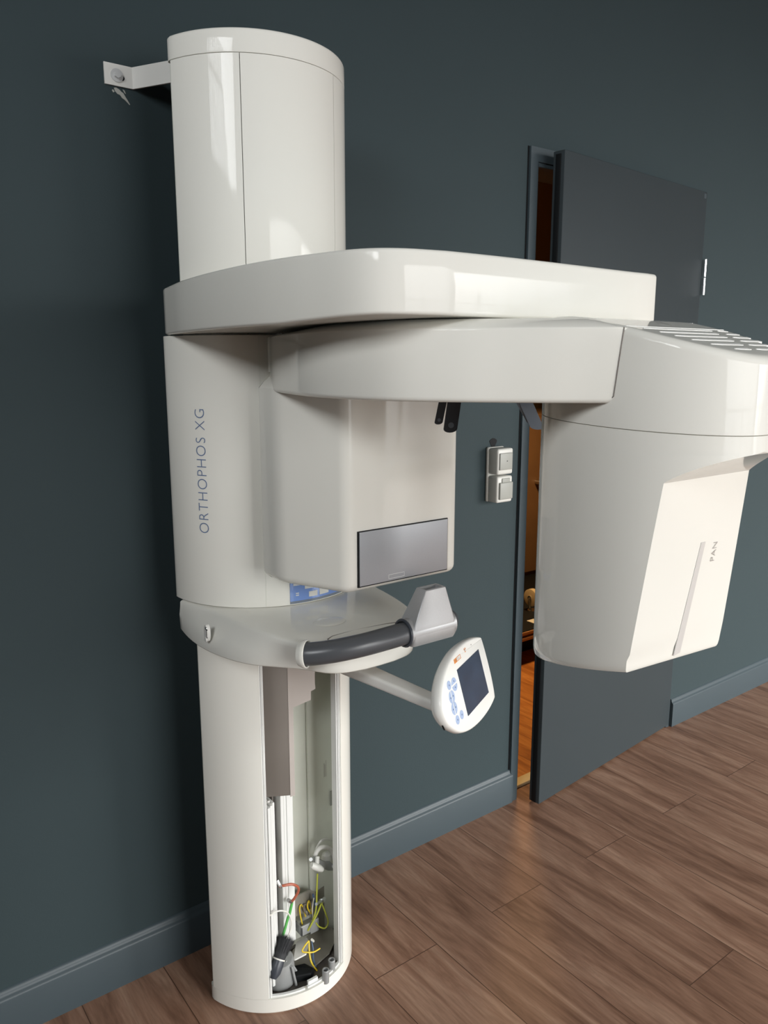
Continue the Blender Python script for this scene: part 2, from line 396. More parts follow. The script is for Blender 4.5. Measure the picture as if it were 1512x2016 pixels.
ch = link_bm('cable_hole', loft_bm([[Vector((.535+.014*math.cos(a)*(1+.2*math.sin(3*a)), y, 1.212+.013*math.sin(a))) for a in [2*PI*k/18 for k in range(18)]] for y in (0, -.0012)]), BLACK)
tag(ch, 'ragged black cable hole in the wall on top of the switch box', 'hole')

# ================================================================== the X-ray machine
M = empty('dental_xray_machine', (-.315, -.13, 0), 'tall glossy white panoramic dental x-ray machine on its wall column', 'x-ray machine')
EC = (-.315, -.122, .197, .204)       # column ellipse
EK = (-.315, -.137, .210, .206)       # carriage ellipse
def dshape(E, t0, t1, n=44, back=None, r=.008):
    pts = [ell(*E, t0+(t1-t0)*i/n) for i in range(n+1)]
    if back is not None:
        a = pts[0]; b = pts[-1]
        pts = [Vector((a.x+.012, back)), Vector((a.x+.003, back-.003)), Vector((a.x, back-.010))]+pts+[Vector((b.x, back-.010)), Vector((b.x-.003, back-.003)), Vector((b.x-.012, back))]
    return pts
colD = dshape(EC, -162, -18, back=-.165)
# upper column: closed, three skins with thin seams
colm = bpy.data.objects.new('column', None); COL.objects.link(colm); colm.parent = M
def colpart(nm, *a, **k): return patch(nm, EC, *a, **k)
patch('side_cover', EC, -162, -121.9, .038, 1.991, WHITE, colm, thick=.005)
patch('side_cover', EC, -62.0, -18, .038, 1.991, WHITE, colm, thick=.005)
patch('front_cover', EC, -121.55, -62.35, .90, 1.991, WHITE, colm, thick=.005)
prism('top_cap', colD, 1.9922, 2.034, WHITE, colm, rt=.006, rb=.0008)
# base ring with an open middle
outer = colD; innr = inset(colD, .016)
bm = bmesh.new()
secs = [[Vector((p.x, p.y, z)) for p in q] for q, z in ((innr, .030), (innr, .037), (outer, .0375), (outer, .004), (inset(outer, .003), 0), (innr, 0), (innr, .03))]
loft_bm(secs, cap=False, bm=bm); link_bm('base_ring', bm, WHITE, colm)
prism('base_tray', inset(colD, .015), .002, .028, BROWNM, colm, 0, 0)
box('back_panel', -.495, -.135, -.170, -.164, .038, 1.991, INNER, colm, r=.001)
prism('inner_core', inset(colD, .012), .905, 1.985, INNER, colm, 0, 0)   # solid core of the closed half
# dark interior skin of the left cover and lips of the opening
for (t, k) in ((-121.6, 1), (-62.3, -1)):
    p = ell(*EC, t); dx = k
    q = ell(EC[0], EC[1], EC[2]-.012, EC[3]-.012, t)
    for i, (off, wd, hh) in enumerate(((.0, .0022, .0005), (.0034, .0022, .002), (.0068, .0026, .005))):
        x = p.x+dx*off
        y = ell(*EC, t+k*(off/.2*57)).y
        box('edge_rib', min(x, x+dx*wd), max(x, x+dx*wd), y+.0015+hh, y+.022+hh, .038, .905, RAILW, colm, .0006)
# ---- inside of the open lower half
ins = bpy.data.objects.new('column_interior', None); COL.objects.link(ins); ins.parent = M
bm = bmesh.new()
for x0, x1, y0, y1 in ((-.398, -.391, -.276, -.20), (-.3885, -.382, -.270, -.20), (-.379, -.373, -.262, -.20)): box_bm(x0, x1, y0, y1, .045, .492, .0015, bm)
link_bm('guide_rail', bm, RAILW, ins)
bm = bmesh.new()
for x0, x1, y0, y1 in ((-.344, -.336, -.236, -.17), (-.333, -.326, -.230, -.17), (-.323, -.306, -.226, -.17)): box_bm(x0, x1, y0, y1, .09, .90, .0015, bm)
link_bm('guide_rail', bm, RAILW, ins)
box('slot_back', -.375, -.340, -.190, -.18, .045, .90, BROWNM, ins, 0)
box('hanger_strip', -.366, -.359, -.225, -.221, .20, .47, ZINC, ins, .001)
box('hanger_strip', -.354, -.350, -.215, -.205, .12, .50, BROWNM, ins, .001)
cyl('strip_bolt', (-.363, -.232, .445), (-.363, -.224, .445), .006, CHROME, ins, 12)
box('cable_clip', -.372, -.363, -.232, -.222, .335, .385, BLACK, ins, .001)
# folded counterweight cover
prism('counterweight_cover', [(-.400, -.236), (-.338, -.270), (-.326, -.270), (-.326, -.262), (-.336, -.262), (-.397, -.229)], .500, .905, BROWNM, ins, .001, .001)
bm = bmesh.new()
pl_ = [(-.326, .690), (-.326, .905), (-.268, .905), (-0.2680, -0.2700, 0.7477), (-0.2669, -0.2700, 0.7343), (-0.2789, -0.2700, 0.7314), (-0.2793, -0.2700, 0.7111), (-0.3276, -0.2700, 0.7053)]
pl_ = [(p[0], p[-1]) for p in pl_]; pl_[0] = (-.330, .690); pl_[1] = (-.330, .905)
loft_bm([[Vector((x, y, z)) for x, z in pl_] for y in (-.270, -.267)], bm=bm); link_bm('mounting_flange', bm, PINK, ins, smooth=False)
box('lit_front_fold', -.3375, -.3255, -.2712, -.2700, .497, .905, PINK, ins, 0)  # cover's front fold painted paler, as the side that catches light
cyl('flange_screw', (-.274, -.276, .856), (-.274, -.270, .856), .004, CHROME, ins, 14)
cyl('cover_plug', (-.385, -.262, .885), (-.383, -.240, .885), .008, BLACK, ins, 14)
link_bm('ribbon_end', tube_bm([(-.383, -.25, .495), (-.381, -.252, .46), (-.380, -.25, .44), (-.388, -.255, .425), (-.398, -.26, .415)], .004, 8), CREAM, ins)
box('ribbon_label', -.3815, -.3745, -.2575, -.2565, .455, .49, SOCKW, ins, 0)
# right inside wall with seams and tiny printed labels
prism('inner_wall', [(-.235, -.172), (-.152, -.178), (-.148, -.20), (-.163, -.236), (-.188, -.268), (-.192, -.265), (-.168, -.232), (-.154, -.20), (-.158, -.184), (-.235, -.178)], .03, .905, INNER, ins, 0, 0)
box('seam_line', -.2035, -.2025, -.275, -.273, .05, .90, BLACK, ins, 0)
def lines(name, x0, z0, n, dx, h, m=INKG, y=-.1815):
    bm = bmesh.new()
    for i in range(n):
        hh = h*(.6+.4*random.random()); box_bm(x0+i*dx, x0+i*dx+dx*.35, y-.0004, y, z0, z0+hh, bm=bm)
    return link_bm(name, bm, m, ins, smooth=False)
lines('printed_label', -.192, .455, 5, .0028, .05); box('grey_sticker', -.178, -.171, -.186, -.1855, .375, .415, SOCKG, ins, 0)
# tray bottom
bp_ = [(-.312, -.283, .0), (-.235, -.262, .01), (-.186, -.225, .01), (-.183, -.186, .012), (-.24, -.178, .006), (-.30, -.20, .01), (-.335, -.235, .01), (-.345, -.262, .0)]
prism('tray_plate', roundpoly(bp_), .040, .043, ZINC, ins, 0, 0)
bm = bmesh.new(); loft_bm([[Vector((x, -.181+dy, z)) for x, z in ((-.235, .04), (-.176, .04), (-.174, .045), (-.174, .155), (-.180, .165), (-.235, .15))] for dy in (0, .003)], bm=bm)
link_bm('upright_plate', bm, ZINC, ins, smooth=False)
q = [(-0.3080, -0.2150, 0.1422), (-0.3067, -0.2150, 0.1961), (-0.2699, -0.2100, 0.1916), (-0.2512, -0.2050, 0.1871), (-0.2369, -0.2050, 0.1738), (-0.2403, -0.2070, 0.1374), (-0.2653, -0.2100, 0.1397)]
bm = bmesh.new(); loft_bm([[Vector((x, y+dy, z)) for x, y, z in q] for dy in (0, .003)], bm=bm)
link_bm('mid_bracket', bm, ZINC, ins, smooth=False)
prism('lever_bracket', roundpoly([(-.335, -.262, .004), (-.300, -.262, .004), (-.276, -.235, .004), (-.270, -.215, .006), (-.300, -.215, .004)]), .070, .074, CREAM, ins, 0, 0)
# cast drum at the left of the tray
bm = tube_bm([(-.366, -.250, .03), (-.366, -.250, .034), (-.366, -.248, .085), (-.366, -.248, .088), (-.366, -.248, .088)], [.036, .038, .034, .031, .012], 28)
link_bm('cast_drum', bm, CASTG, ins)
tube('drum_web', [(-.345, -.290, .032), (-.352, -.284, .08), (-.366, -.248, .089)], .003, CASTG, ins)
tube('drum_web', [(-.325, -.272, .032), (-.345, -.27, .075), (-.36, -.268, .088)], .003, CASTG, ins)
prism('black_foot_wedge', roundpoly([(-.345, -.285, .004), (-.31, -.299, .004), (-.295, -.288, .004), (-.305, -.262, .004), (-.335, -.252, .004)]), .035, .052, BLACK, ins, .004, 0)
for x, y in ((-0.2841, -0.3209, 0.0600)[:2], (-0.2555, -0.3030, 0.0600)[:2]):
    bm = bmesh.new(); N = 22
    prof = [(.008, .03), (.0085, .062), (.0078, .063), (.0055, .063), (.005, .05)]
    loft_bm([[Vector((x+r*math.cos(2*PI*k/N), y+r*math.sin(2*PI*k/N), z)) for k in range(N)] for r, z in prof], cap=False, bm=bm)
    link_bm('screw_post', bm, CASTG, ins); cyl('post_bore', (x, y, .048), (x, y, .051), .005, BLACK, ins, 14)
prism('black_gasket', roundpoly([(-.285, -.297, .003), (-.25, -.292, .003), (-.19, -.245, .003), (-.18, -.20, .003), (-.172, -.20, .003), (-.175, -.25, .003), (-.24, -.305, .003)]), .031, .036, BLACK, ins, 0, 0)
patch('ledge_strip', EC, -121, -97, .037, .0415, RAILW, ins, off=-.006, thick=.006)
patch('ledge_strip', EC, -95, -64, .037, .0415, RAILW, ins, off=-.006, thick=.006)
patch('ledge_strip', EC, -94, -86, .041, .050, RAILW, ins, off=-.010, thick=.006)
# terminal block
bm = bmesh.new(); TX, TZ_ = -.009, -.018
for a in ((-.284, -.262, -.232, -.205, .118, .122), (-.288, -.262, -.236, -.232, .118, .144), (-.262, -.240, -.236, -.232, .112, .146), (-.288, -.284, -.236, -.205, .118, .142), (-.243, -.239, -.236, -.205, .112, .146)): box_bm(a[0]+TX, a[1]+TX, a[2], a[3], a[4]+TZ_, a[5]+TZ_, .001, bm)
link_bm('terminal_bracket', bm, CASTG, ins)
box('terminal_block', -.279+TX, -.246+TX, -.230, -.212, .118+TZ_, .138+TZ_, SOCKG, ins, .002)
# cable clamp with transformer hoop and cable bridge (right)
tube('transformer_dome', [(-0.2097, -0.2150, 0.2468), (-0.2095, -0.2150, 0.2605), (-0.2093, -0.2150, 0.2728), (-0.2092, -0.2150, 0.2782)], [.013, .0135, .011, .004], SOCKW, ins, 20)
tube('cable_hoop', [(-0.2493, -0.2280, 0.2801), (-0.2481, -0.2290, 0.2977), (-0.2357, -0.2300, 0.3080), (-0.2171, -0.2300, 0.3018), (-0.2014, -0.2280, 0.2835), (-0.1939, -0.2250, 0.2595)], .0052, CREAM, ins, 12, 6)
tube('flat_cable', [(-0.2393, -0.2050, 0.2728), (-0.2333, -0.2100, 0.2963), (-0.2246, -0.2150, 0.3131), (-0.2115, -0.2150, 0.3133), (-0.1952, -0.2100, 0.3028), (-0.1770, -0.2000, 0.2861)], .0028, CREAM, ins, 8, 6)
bm = bmesh.new()
q = [(-0.2569, -0.2360, 0.2944), (-0.2201, -0.2360, 0.2629), (-0.2099, -0.2360, 0.2613), (-0.2027, -0.2360, 0.2515), (-0.2044, -0.2360, 0.2371), (-0.2190, -0.2360, 0.2433), (-0.2276, -0.2360, 0.2497), (-0.2572, -0.2360, 0.2758)]
loft_bm([[Vector((x, y+d, z)) for x, y, z in q] for d in (0, .010)], bm=bm); link_bm('clamp_bar', bm, CASTG, ins, smooth=False)
tube('cable_bridge', [(-0.2723, -0.2470, 0.2870), (-0.2660, -0.2480, 0.2822), (-0.2533, -0.2500, 0.2726), (-0.2449, -0.2500, 0.2650)], [.006, .0085, .0085, .006], SOCKW, ins, 16)
cyl('bridge_neck', (-0.2564, -0.2460, 0.2797), (-0.2496, -0.2380, 0.2952), .0052, SOCKW, ins, 14)
cyl('clamp_screw', (-0.2692, -0.2400, 0.2964), (-0.2629, -0.2320, 0.2894), .0042, GALV, ins, 12)
cyl('clamp_screw', (-0.2093, -0.2460, 0.2557), (-0.2055, -0.2380, 0.2510), .0042, GALV, ins, 12)
cyl('earth_stud', (-0.2597, -0.2460, 0.1771), (-0.2157, -0.2150, 0.1535), .0035, CHROME, ins, 14); cyl('earth_nut', (-0.2341, -0.2280, 0.1627), (-0.2205, -0.2180, 0.1561), .0062, CHROME, ins, 6)
W = lambda nm, p, m, r=.0018: tube(nm, p, r, m, ins, 8, 6)
W('wire', [(-0.2535, -0.2430, 0.2539), (-0.2568, -0.2450, 0.2228), (-0.2577, -0.2400, 0.1588), (-0.2667, -0.2350, 0.1255), (-0.2753, -0.2320, 0.1069)], YGR, .0019)
W('wire', [(-0.2386, -0.2350, 0.1635), (-0.2320, -0.2400, 0.1400), (-0.2237, -0.2400, 0.1082), (-0.2327, -0.2400, 0.0957), (-0.2488, -0.2380, 0.1063), (-0.2560, -0.2360, 0.1196)], YGR)
W('wire', [(-0.2432, -0.2400, 0.1659), (-0.2551, -0.2400, 0.1439), (-0.2698, -0.2400, 0.1260), (-0.2791, -0.2360, 0.1086)], YGR, .0022)
W('wire', [(-0.2533, -0.2200, 0.1859), (-0.2524, -0.2250, 0.1679), (-0.2487, -0.2250, 0.1384), (-0.2567, -0.2250, 0.1004)], WBLUE, .0024)
W('wire', [(-0.2567, -0.2300, 0.1825), (-0.2616, -0.2300, 0.1545), (-0.2607, -0.2300, 0.1264), (-0.2639, -0.2250, 0.0997)], WWHT, .0014)
for k, (a, b) in enumerate(((592, 1822), (601, 1813), (607, 1811), (612, 1812))):
    W('wire', [(-0.2839, -0.2250, 0.1038) if k == 0 else (-.278+k*.009, -.22, .135), (-.290+k*.011, -.218, .155), (-.284+k*.011, -.215, .168-.004*(k % 2)), (-.276+k*.010, -.213, .150), (-.272+k*.009, -.215, .13)], YEL if k % 2 == 0 else BROWNM, .0017)
W('wire', [(-0.2852, -0.2500, 0.0931), (-0.2996, -0.2550, 0.0898), (-0.3086, -0.2580, 0.0813), (-0.2976, -0.2650, 0.0777), (-0.2826, -0.2680, 0.0735), (-0.2637, -0.2650, 0.0716)], YEL)
W('wire', [(-0.2852, -0.2500, 0.0931), (-0.2916, -0.2620, 0.0727), (-0.2927, -0.2700, 0.0553), (-0.2877, -0.2750, 0.0409), (-0.2807, -0.2770, 0.0276)], YEL, .002)
W('wire', [(-0.2781, -0.2500, 0.0924), (-0.2817, -0.2620, 0.0772), (-0.2857, -0.2700, 0.0544), (-0.2820, -0.2750, 0.0380)], WBLUE, .0017)
cyl('cable_tie', (-0.2791, -0.2540, 0.0955), (-0.2714, -0.2480, 0.0836), .003, WWHT, ins, 12)
W('earth_cable', [(-0.3629, -0.2550, 0.2755), (-0.3537, -0.2620, 0.2781), (-0.3355, -0.2650, 0.2745), (-0.3193, -0.2620, 0.2590), (-0.3159, -0.2580, 0.2433), (-0.3240, -0.2550, 0.2280), (-0.3295, -0.2500, 0.2182)], RED, .0032)
W('earth_cable', [(-0.3281, -0.2500, 0.2176), (-0.3342, -0.2500, 0.1938), (-0.3414, -0.2500, 0.1772), (-0.3484, -0.2520, 0.1618), (-0.3573, -0.2550, 0.1454)], GRN, .0032)
W('cable_lug', [(-0.3650, -0.2500, 0.2891), (-0.3628, -0.2550, 0.2806), (-0.3579, -0.2600, 0.2749)], CHROME, .004)
W('cable_lug', [(-0.3399, -0.2520, 0.2281), (-0.3309, -0.2500, 0.2175)], CHROME, .0045)
W('loop_wire', [(-0.4083, -0.2830, 0.2360), (-0.3944, -0.2860, 0.2429), (-0.3757, -0.2870, 0.2386), (-0.3597, -0.2860, 0.2241), (-0.3512, -0.2840, 0.2006), (-0.3520, -0.2820, 0.1762), (-0.3621, -0.2800, 0.1535), (-0.3723, -0.2780, 0.1282)], WWHT, .0018)

# ---- wall bracket
bm = bmesh.new()
pth = [(-.563, -.0005), (-.507, -.0005), (-.455, -.093), (-.405, -.164)]
pol = [Vector(p) for p in pth]+[Vector((x+.0036, y-.0022 if i else y-.0035)) for i, (x, y) in reversed(list(enumerate(pth)))]
pol = [Vector((-.563, -.0005)), Vector((-.505, -.0005)), Vector((-.4515, -.0945)), Vector((-.402, -.165)), Vector((-.406, -.168)), Vector((-.4555, -.097)), Vector((-.5072, -.0040)), Vector((-.563, -.0040))]
loft_bm([[Vector((p.x, p.y, z)) for p in pol] for z in (1.987, 2.027)], bm=bm)
br = link_bm('wall_bracket', bm, CREAM, M, ang=20)
cyl('washer', (-.5385, -.0035, 2.006), (-.5385, -.0062, 2.006), .0125, GALV, br, 28)
cyl('hex_bolt', (-.5385, -.006, 2.006), (-.5385, -.0125, 2.006), .0066, GALV, br, 6)
cyl('slot_hole', (-.528, -.0033, 2.003), (-.528, -.0043, 2.003), .005, BLACK, br, 14)

# ---- lift carriage
carD = dshape(EK, -176.5, -3.5, back=-.130)
lc = prism('lift_carriage', carD, .9635, 1.4985, WHITE, M, rt=.0015, rb=.001)
def on_car(t, z, off=.0): 
    p = ell(EK[0], EK[1], EK[2]+off, EK[3]+off, t); return Vector((p.x, p.y, z))
# moulded seams on the carriage skin
for t in (-116.9, -63.1):
    patch('cover_seam', EK, t-.12, t+.12, .9645, 1.497, INNER, lc, off=.0004, thick=.003, n=2)
mt = text_obj('lettering', 'ORTHOPHOS XG', .0305, INKB, lc,
    lambda x, y, z: on_car(-148.2-(y*.0233/.0215)*57.3/.208, 1.112+x*TS, .0004+max(0, z)), off=-.0006, spacing=1.16) if False else None
def car_text():
    cu = bpy.data.curves.new('t', 'FONT'); cu.body = 'ORTHOPHOS XG'; cu.size = 1; cu.space_character = 1.12
    o = bpy.data.objects.new('t', cu); COL.objects.link(o); bpy.context.view_layer.update(); wd = o.dimensions.x
    bpy.data.objects.remove(o)
    k = .246/wd; cap = .70
    def f(x, y, z): return on_car(-147.9-(y/cap*.0232)*57.3/.209, 1.112+x*k, .0003+(z > 0)*.0003)
    return text_obj('lettering', 'ORTHOPHOS XG', 1, INKB, lc, f, off=-.018, depth=.1, spacing=1.12)
tx = car_text(); tx['label'] = 'thin blue lettering running up the carriage'
kp = patch('keypad', EK, -103.7, -60, .971, 1.09, BLUE, lc, off=.0012, thick=.003); kp['label'] = 'glossy blue keypad'
patch('keypad_lower_edge', EK, -103.7, -60, .9655, .971, GREYM, lc, off=.0006, thick=.003)
for t0, t1, z0, z1 in ((-95, -86, .994, 1.002), (-92.5, -87, .976, .987), (-85.5, -79, .976, .996), (-101.8, -97.5, 1.0035, 1.010)):
    patch('keypad_highlight', EK, t0, t1, z0, z1, SOCKW, kp, off=.0017, thick=.001, n=6)  # white highlights on the keys, painted as flat patches
for dz in (0, .004):
    patch('keypad_mark', EK, -100.4, -98.6, .982+dz, .984+dz, SOCKW, kp, off=.0017, thick=.001, n=3)

# ---- support arm
AL = [(-.5235, -.149), (-.541, -.232), (-.556, -.309), (-.570, -.42), (-.577, -.53), (-.577, -.625), (-.570, -.70), (-.560, -.755), (-.546, -.811), (-.526, -.847), (-.493, -.869), (-.45, -.880), (-.42, -.884), (-.327, -.886), (-.219, -.884), (-.098, -.880), (-.03, -.878)]
pl = spline(AL, 4)
pl = [p.to_2d() if len(p) == 3 else p for p in pl]
tail = roundpoly([(.0, -.879, 0), (.031, -.876, .010), (.034, -.70, .10), (-.04, -.45, .2), (-.107, -.18, .05), (-.107, -.131, .004), (-.518, -.131, .004)])
armp = pl+[Vector(p) for p in tail]
secs = prism_secs(armp, 1.5005, 1.590, .006, .005, 4)
for sc_ in secs:
    for p in sc_:
        if p.z < 1.52: p.z += .0080*max(0, min(1, (-.68-p.y)/.17))
arm = link_bm('support_arm', loft_bm(secs), WHITE, M)

# ---- rotor arm (carries sensor head and tube head)
RB = [(-.340, -.348), (-.395, -.350), (-.413, -.360), (-.420, -.380), (-.440, -.430), (-.458, -.497), (-.482, -.59), (-.491, -.665), (-.487, -.743), (-.468, -.815), (-.425, -.880), (-.377, -.935), (-.335, -.982), (-.299, -1.016), (-.279, -1.034), (-.262, -1.044)]
lf = [p.to_2d() if len(p) == 3 else p for p in spline(RB, 5)]
ax = -.205
rt_ = [Vector((2*ax-p.x, p.y)) for p in reversed(lf)]
rotp = lf+[Vector((-.205, -1.055))]+rt_
ZB, ZT = 1.3955, 1.4940
secs = []
for k in range(5):
    a = PI/2*k/4; secs.append([Vector((p.x, p.y, ZB+.007*(1-math.sin(PI/2-(PI/2-a)) if False else ZB*0+.007*(1-math.sin(a))))) for p in inset(rotp, .007*(1-math.cos(0)))]) if False else secs.append([Vector((p.x, p.y, ZB+.007*(1-math.cos(a)))) for p in inset(rotp, .007*(1-math.sin(a)))])
for k in range(4):
    a = PI/2*k/3*.75; secs.append([Vector((p.x, p.y, ZT-.004*(1-math.sin(a)))) for p in inset(rotp, .004*(1-math.cos(a)))])
def rise(y): return .0058+.0062*max(0, min(1, (-.42-y)/.24))
for ins_, k in ((.008, .28), (.018, .64), (.030, 1.0)): secs.append([Vector((p.x, p.y, ZT+rise(p.y)*k)) for p in inset(rotp, ins_)])
secs.append([Vector((p.x, p.y, ZT+rise(p.y)+.0003)) for p in inset(rotp, .08)])
for sc_ in secs:
    for p in sc_:
        if p.y < -.9 and p.z < ZT: p.y += .011*(ZT-p.z)/.0985*min(1, (-.9-p.y)/.1)
        if p.z > 1.45: p.z = min(p.z, 1.492+.27*(p.y+1.04))
ra = link_bm('rotor_arm', loft_bm(secs), WHITE, M, ang=50)

tube('head_seam', [(-.2712, -1.0375, 1.4925), (-.2725, -1.0385, 1.489), (-.2729, -1.034, 1.45), (-.2734, -1.029, 1.405), (-.2745, -1.020, 1.3975)], .0009, BROWNM, ra, 8)
# ---- sensor head
SL = [(-.376, -.560, .028), (-.436, -.425, .09), (-.434, -.354, .010)]
axs = -.2465
sp_ = roundpoly([(x, y, r) for x, y, r in SL]+[(2*axs-x, y, r) for x, y, r in reversed(SL)], 8)
sp_ = [Vector(p) for p in sp_]
secs = []
for k in range(6):
    a = PI/2*k/5; secs.append([Vector((p.x, p.y, 1.040+.016*(1-math.cos(a)))) for p in inset(sp_, .018*(1-math.sin(a)))])
secs.append([Vector((p.x, p.y, 1.402)) for p in sp_])
secs.append([Vector((p.x, p.y, 1.430)) for p in inset(sp_, .024)])
sh = link_bm('sensor_head', loft_bm(secs), WHITE, M, ang=28)
box('panel_recess', -.3545, -.1425, -.5625, -.5598, 1.0505, 1.1535, BLACK, sh, r=0)
fp = box('front_panel', -.3515, -.1440, -.5640, -.5600, 1.0525, 1.1520, PANG, sh, r=.0006); fp['label'] = 'silver grey panel'
bm = bmesh.new()
for a in ((-.287, -.250, 1.064, 1.0646), (-.287, -.250, 1.0565, 1.0571), (-.287, -.2864, 1.0565, 1.0646), (-.2506, -.250, 1.0565, 1.0646)): box_bm(a[0], a[1], -.5645, -.5638, a[2], a[3], bm=bm)
link_bm('marking_frame', bm, RAILW, sh, smooth=False)

# ---- tube head
HC = (-.1485, -1.0)
HA, HB = .127, .170
def head_sec(z, sc=1.0, cut=None, NA=120, NF=28):
    """ellipse whose room side is sliced off along y = cut"""
    cy_ = None if cut is None else (cut-HC[1])/(HB*sc)
    half = math.radians(.5) if (cy_ is None or cy_ <= -.9999) else max(math.radians(.5), math.acos(-cy_))
    out = []
    t0 = 1.5*PI+half; t1 = 3.5*PI-half
    for i in range(NA+1):
        t = t0+(t1-t0)*i/NA; out.append(Vector((HC[0]+HA*sc*math.cos(t), HC[1]+HB*sc*math.sin(t), z)))
    a, b = out[-1].copy(), out[0].copy()
    for i in range(1, NF): out.append(a.lerp(b, i/NF))
    return out
def zb(y): return 1.004+(-.93-y)*.21           # lower rim rises towards the room
def cutz(z):
    base = -1.098+(1.302-z)*.112
    if z <= 1.297: return base
    s = min(1, (z-1.297)/.042)
    return -1.0975-(z-1.297)*(1.25+.75*s)
secs = []
for k, (zz, sc) in enumerate(((.0, .950), (.001, .970), (.004, .986), (.010, .996), (.018, 1))):
    sec = head_sec(1.02, sc, cutz(1.03)+.003*(1-k/4))
    for p in sec: p.z = zb(p.y)-.055*max(0, p.x+.27)+zz
    secs.append(sec)
z = 1.06
while z < 1.294: secs.append(head_sec(z, 1, cutz(z))); z += .02
z = 1.294
while z < 1.346: secs.append(head_sec(z, 1, cutz(z))); z += .0025
def seamz(p): return 1.3645+(p.y+1.0)*.045
for sc, dz in ((1, 0), (.994, .0002)):
    s1 = head_sec(1.36, sc)
    for p in s1: p.z = seamz(p)+dz
    secs.append(s1)
th = link_bm('tube_head', loft_bm(secs), WHITE, M, ang=24)
# stripe and lettering on the slanted outer face
def face_y(z): return -1.098+(1.302-z)*.112-.0006
bm = bmesh.new()
st = [(-.1372, 1.2013), (-.1265, 1.2013), (-.1395, 1.0345), (-.1555, 1.0325)]
loft_bm([[Vector((x, face_y(z)+d, z)) for x, z in st] for d in (.0008, -.0002)], bm=bm)
so = link_bm('face_stripe', bm, mat('pale_grey_print', (.60, .585, .56), .35), th, smooth=False); so['label'] = 'pale grey vertical stripe'
text_obj('lettering', 'PAN', .0155, INKG, th, lambda x, y, z: Vector((-.0945-y*.95, face_y(1.167+x)-.0002-(z > 0)*.0003, 1.167+x)), off=-.0003, spacing=1.05)['label'] = 'small grey lettering PAN'
# top hood of the tube head with vent slots
TZ = [(-1.20, 1.445), (-1.17, 1.454), (-1.137, 1.465), (-1.09, 1.479), (-1.04, 1.493), (-.98, 1.5068), (-.94, 1.5110), (-.90, 1.5125), (-.70, 1.5125)]
def topz(x, y):
    if y <= TZ[0][0]: return TZ[0][1]
    for (a, za), (b, zc) in zip(TZ, TZ[1:]):
        if y <= b: return za+(zc-za)*(y-a)/(b-a)
    return TZ[-1][1]
hsecs = []
for sc, dz in ((.994, .0008), (1, .0014)):
    h0 = head_sec(1.37, sc)
    for p in h0: p.z = seamz(p)+dz
    hsecs.append(h0)
rr = .010
for k in range(6):
    a = PI/2*k/5; sec = head_sec(0, 1-rr*(1-math.cos(a))/.15)
    for p in sec: p.z = topz(p.x, p.y)-rr+rr*math.sin(a)
    hsecs.append(sec)
for k in range(1, 22):
    sec = head_sec(0, (1-rr/.15)*(1-k/21.5))
    for p in sec: p.z = topz(p.x, p.y)
    hsecs.append(sec)
hood = link_bm('tube_hood', loft_bm(hsecs), WHITE, M, ang=50)
VENT = mat('vent_insert_white', (.90, .90, .87), .5)
def vent(x0, x1, y, w=.0030, taper=.02):
    n = 14; A = []; B = []
    for i in range(n+1):
        x = x0+(x1-x0)*i/n; ww = w*min(1, max(.12, (x-x0)/taper)**.6) if x1-x0 > taper else w*.8
        A.append((x, y-ww)); B.append((x, y+ww))
    link_bm('vent_slot', loft_bm([[Vector((x, yy, topz(x, yy)+d)) for x, yy in A+B[::-1]] for d in (-.002, .0006)]), VENT, hood)
for y, a0, a1, b0, b1 in ((-1.043, -.238, -.081, -.062, -.040), (-1.061, -.228, -.094, -.070, -.040), (-1.079, -.222, -.103, -.084, -.042), (-1.097, -.212, -.117, -.096, -.045), (-1.116, -.199, -.127, -.109, -.060), (-1.136, -.178, -.143, -.126, -.085)):
    vent(a0, a1, y); vent(b0, b1, y, taper=.012)
bm = loft_bm([[Vector((x, yy, topz(x, yy)+d)) for x, yy in ((-.262, -1.0345), (-.032, -1.0345), (-.032, -1.0325), (-.262, -1.0325))] for d in (-.002, .0006)])
link_bm('hood_joint', bm, VENT, hood)

# ---- temple supports under the rotor
tp = bpy.data.objects.new('temple_supports', None); COL.objects.link(tp); tp.parent = M
def clip(p0, p1, wv, th_, m, hole=True):
    p0, p1, wv = Vector(p0), Vector(p1), Vector(wv); d = (p1-p0).normalized(); nn = d.cross(wv).normalized()
    L_ = (p1-p0).length; w2 = wv.length/2; wu = wv.normalized()
    pts = [(-w2, 0), (w2, 0)]+[(w2*math.cos(a), L_-w2*.6+w2*.6*math.sin(a)) for a in [PI*k/8 for k in range(9)]]
    bm = loft_bm([[p0+wu*x+d*y+nn*t for x, y in pts] for t in (0, th_)])
    bmesh.ops.bevel(bm, geom=[e for e in bm.edges if e.calc_face_angle(0) > 1], offset=.0015, segments=2, affect='EDGES')
    o = link_bm('support_clip', bm, m, tp)
    c = p1-d*w2*1.1
    cyl('clip_pin', c-nn*.001, c+nn*(th_+.001), w2*.42, GREYM if m is GREYD else GREYD, o, 18)
    return o
CL1a, CL1b = (-0.2172, -0.6600, 1.3953), (-0.2286, -0.6600, 1.3288)
CL2a, CL2b = (-0.0514, -0.6600, 1.3913), (-0.0053, -0.6600, 1.3226)
clip(CL1a, CL1b, (.0185, -.0140, 0), .010, GREYD)
clip(Vector(CL1a)+Vector((-.014, .012, 0)), Vector(CL1b)+Vector((-.016, .012, .014)), (.011, -.0083, 0), .006, GREYD)
clip(CL2a, CL2b, (.0200, -.0150, .0), -.010, GREYM)
clip(Vector(CL2a)+Vector((-.014, .010, 0)), Vector(CL2b)+Vector((-.013, .010, .012)), (.006, -.0045, 0), -.004, GREYM)

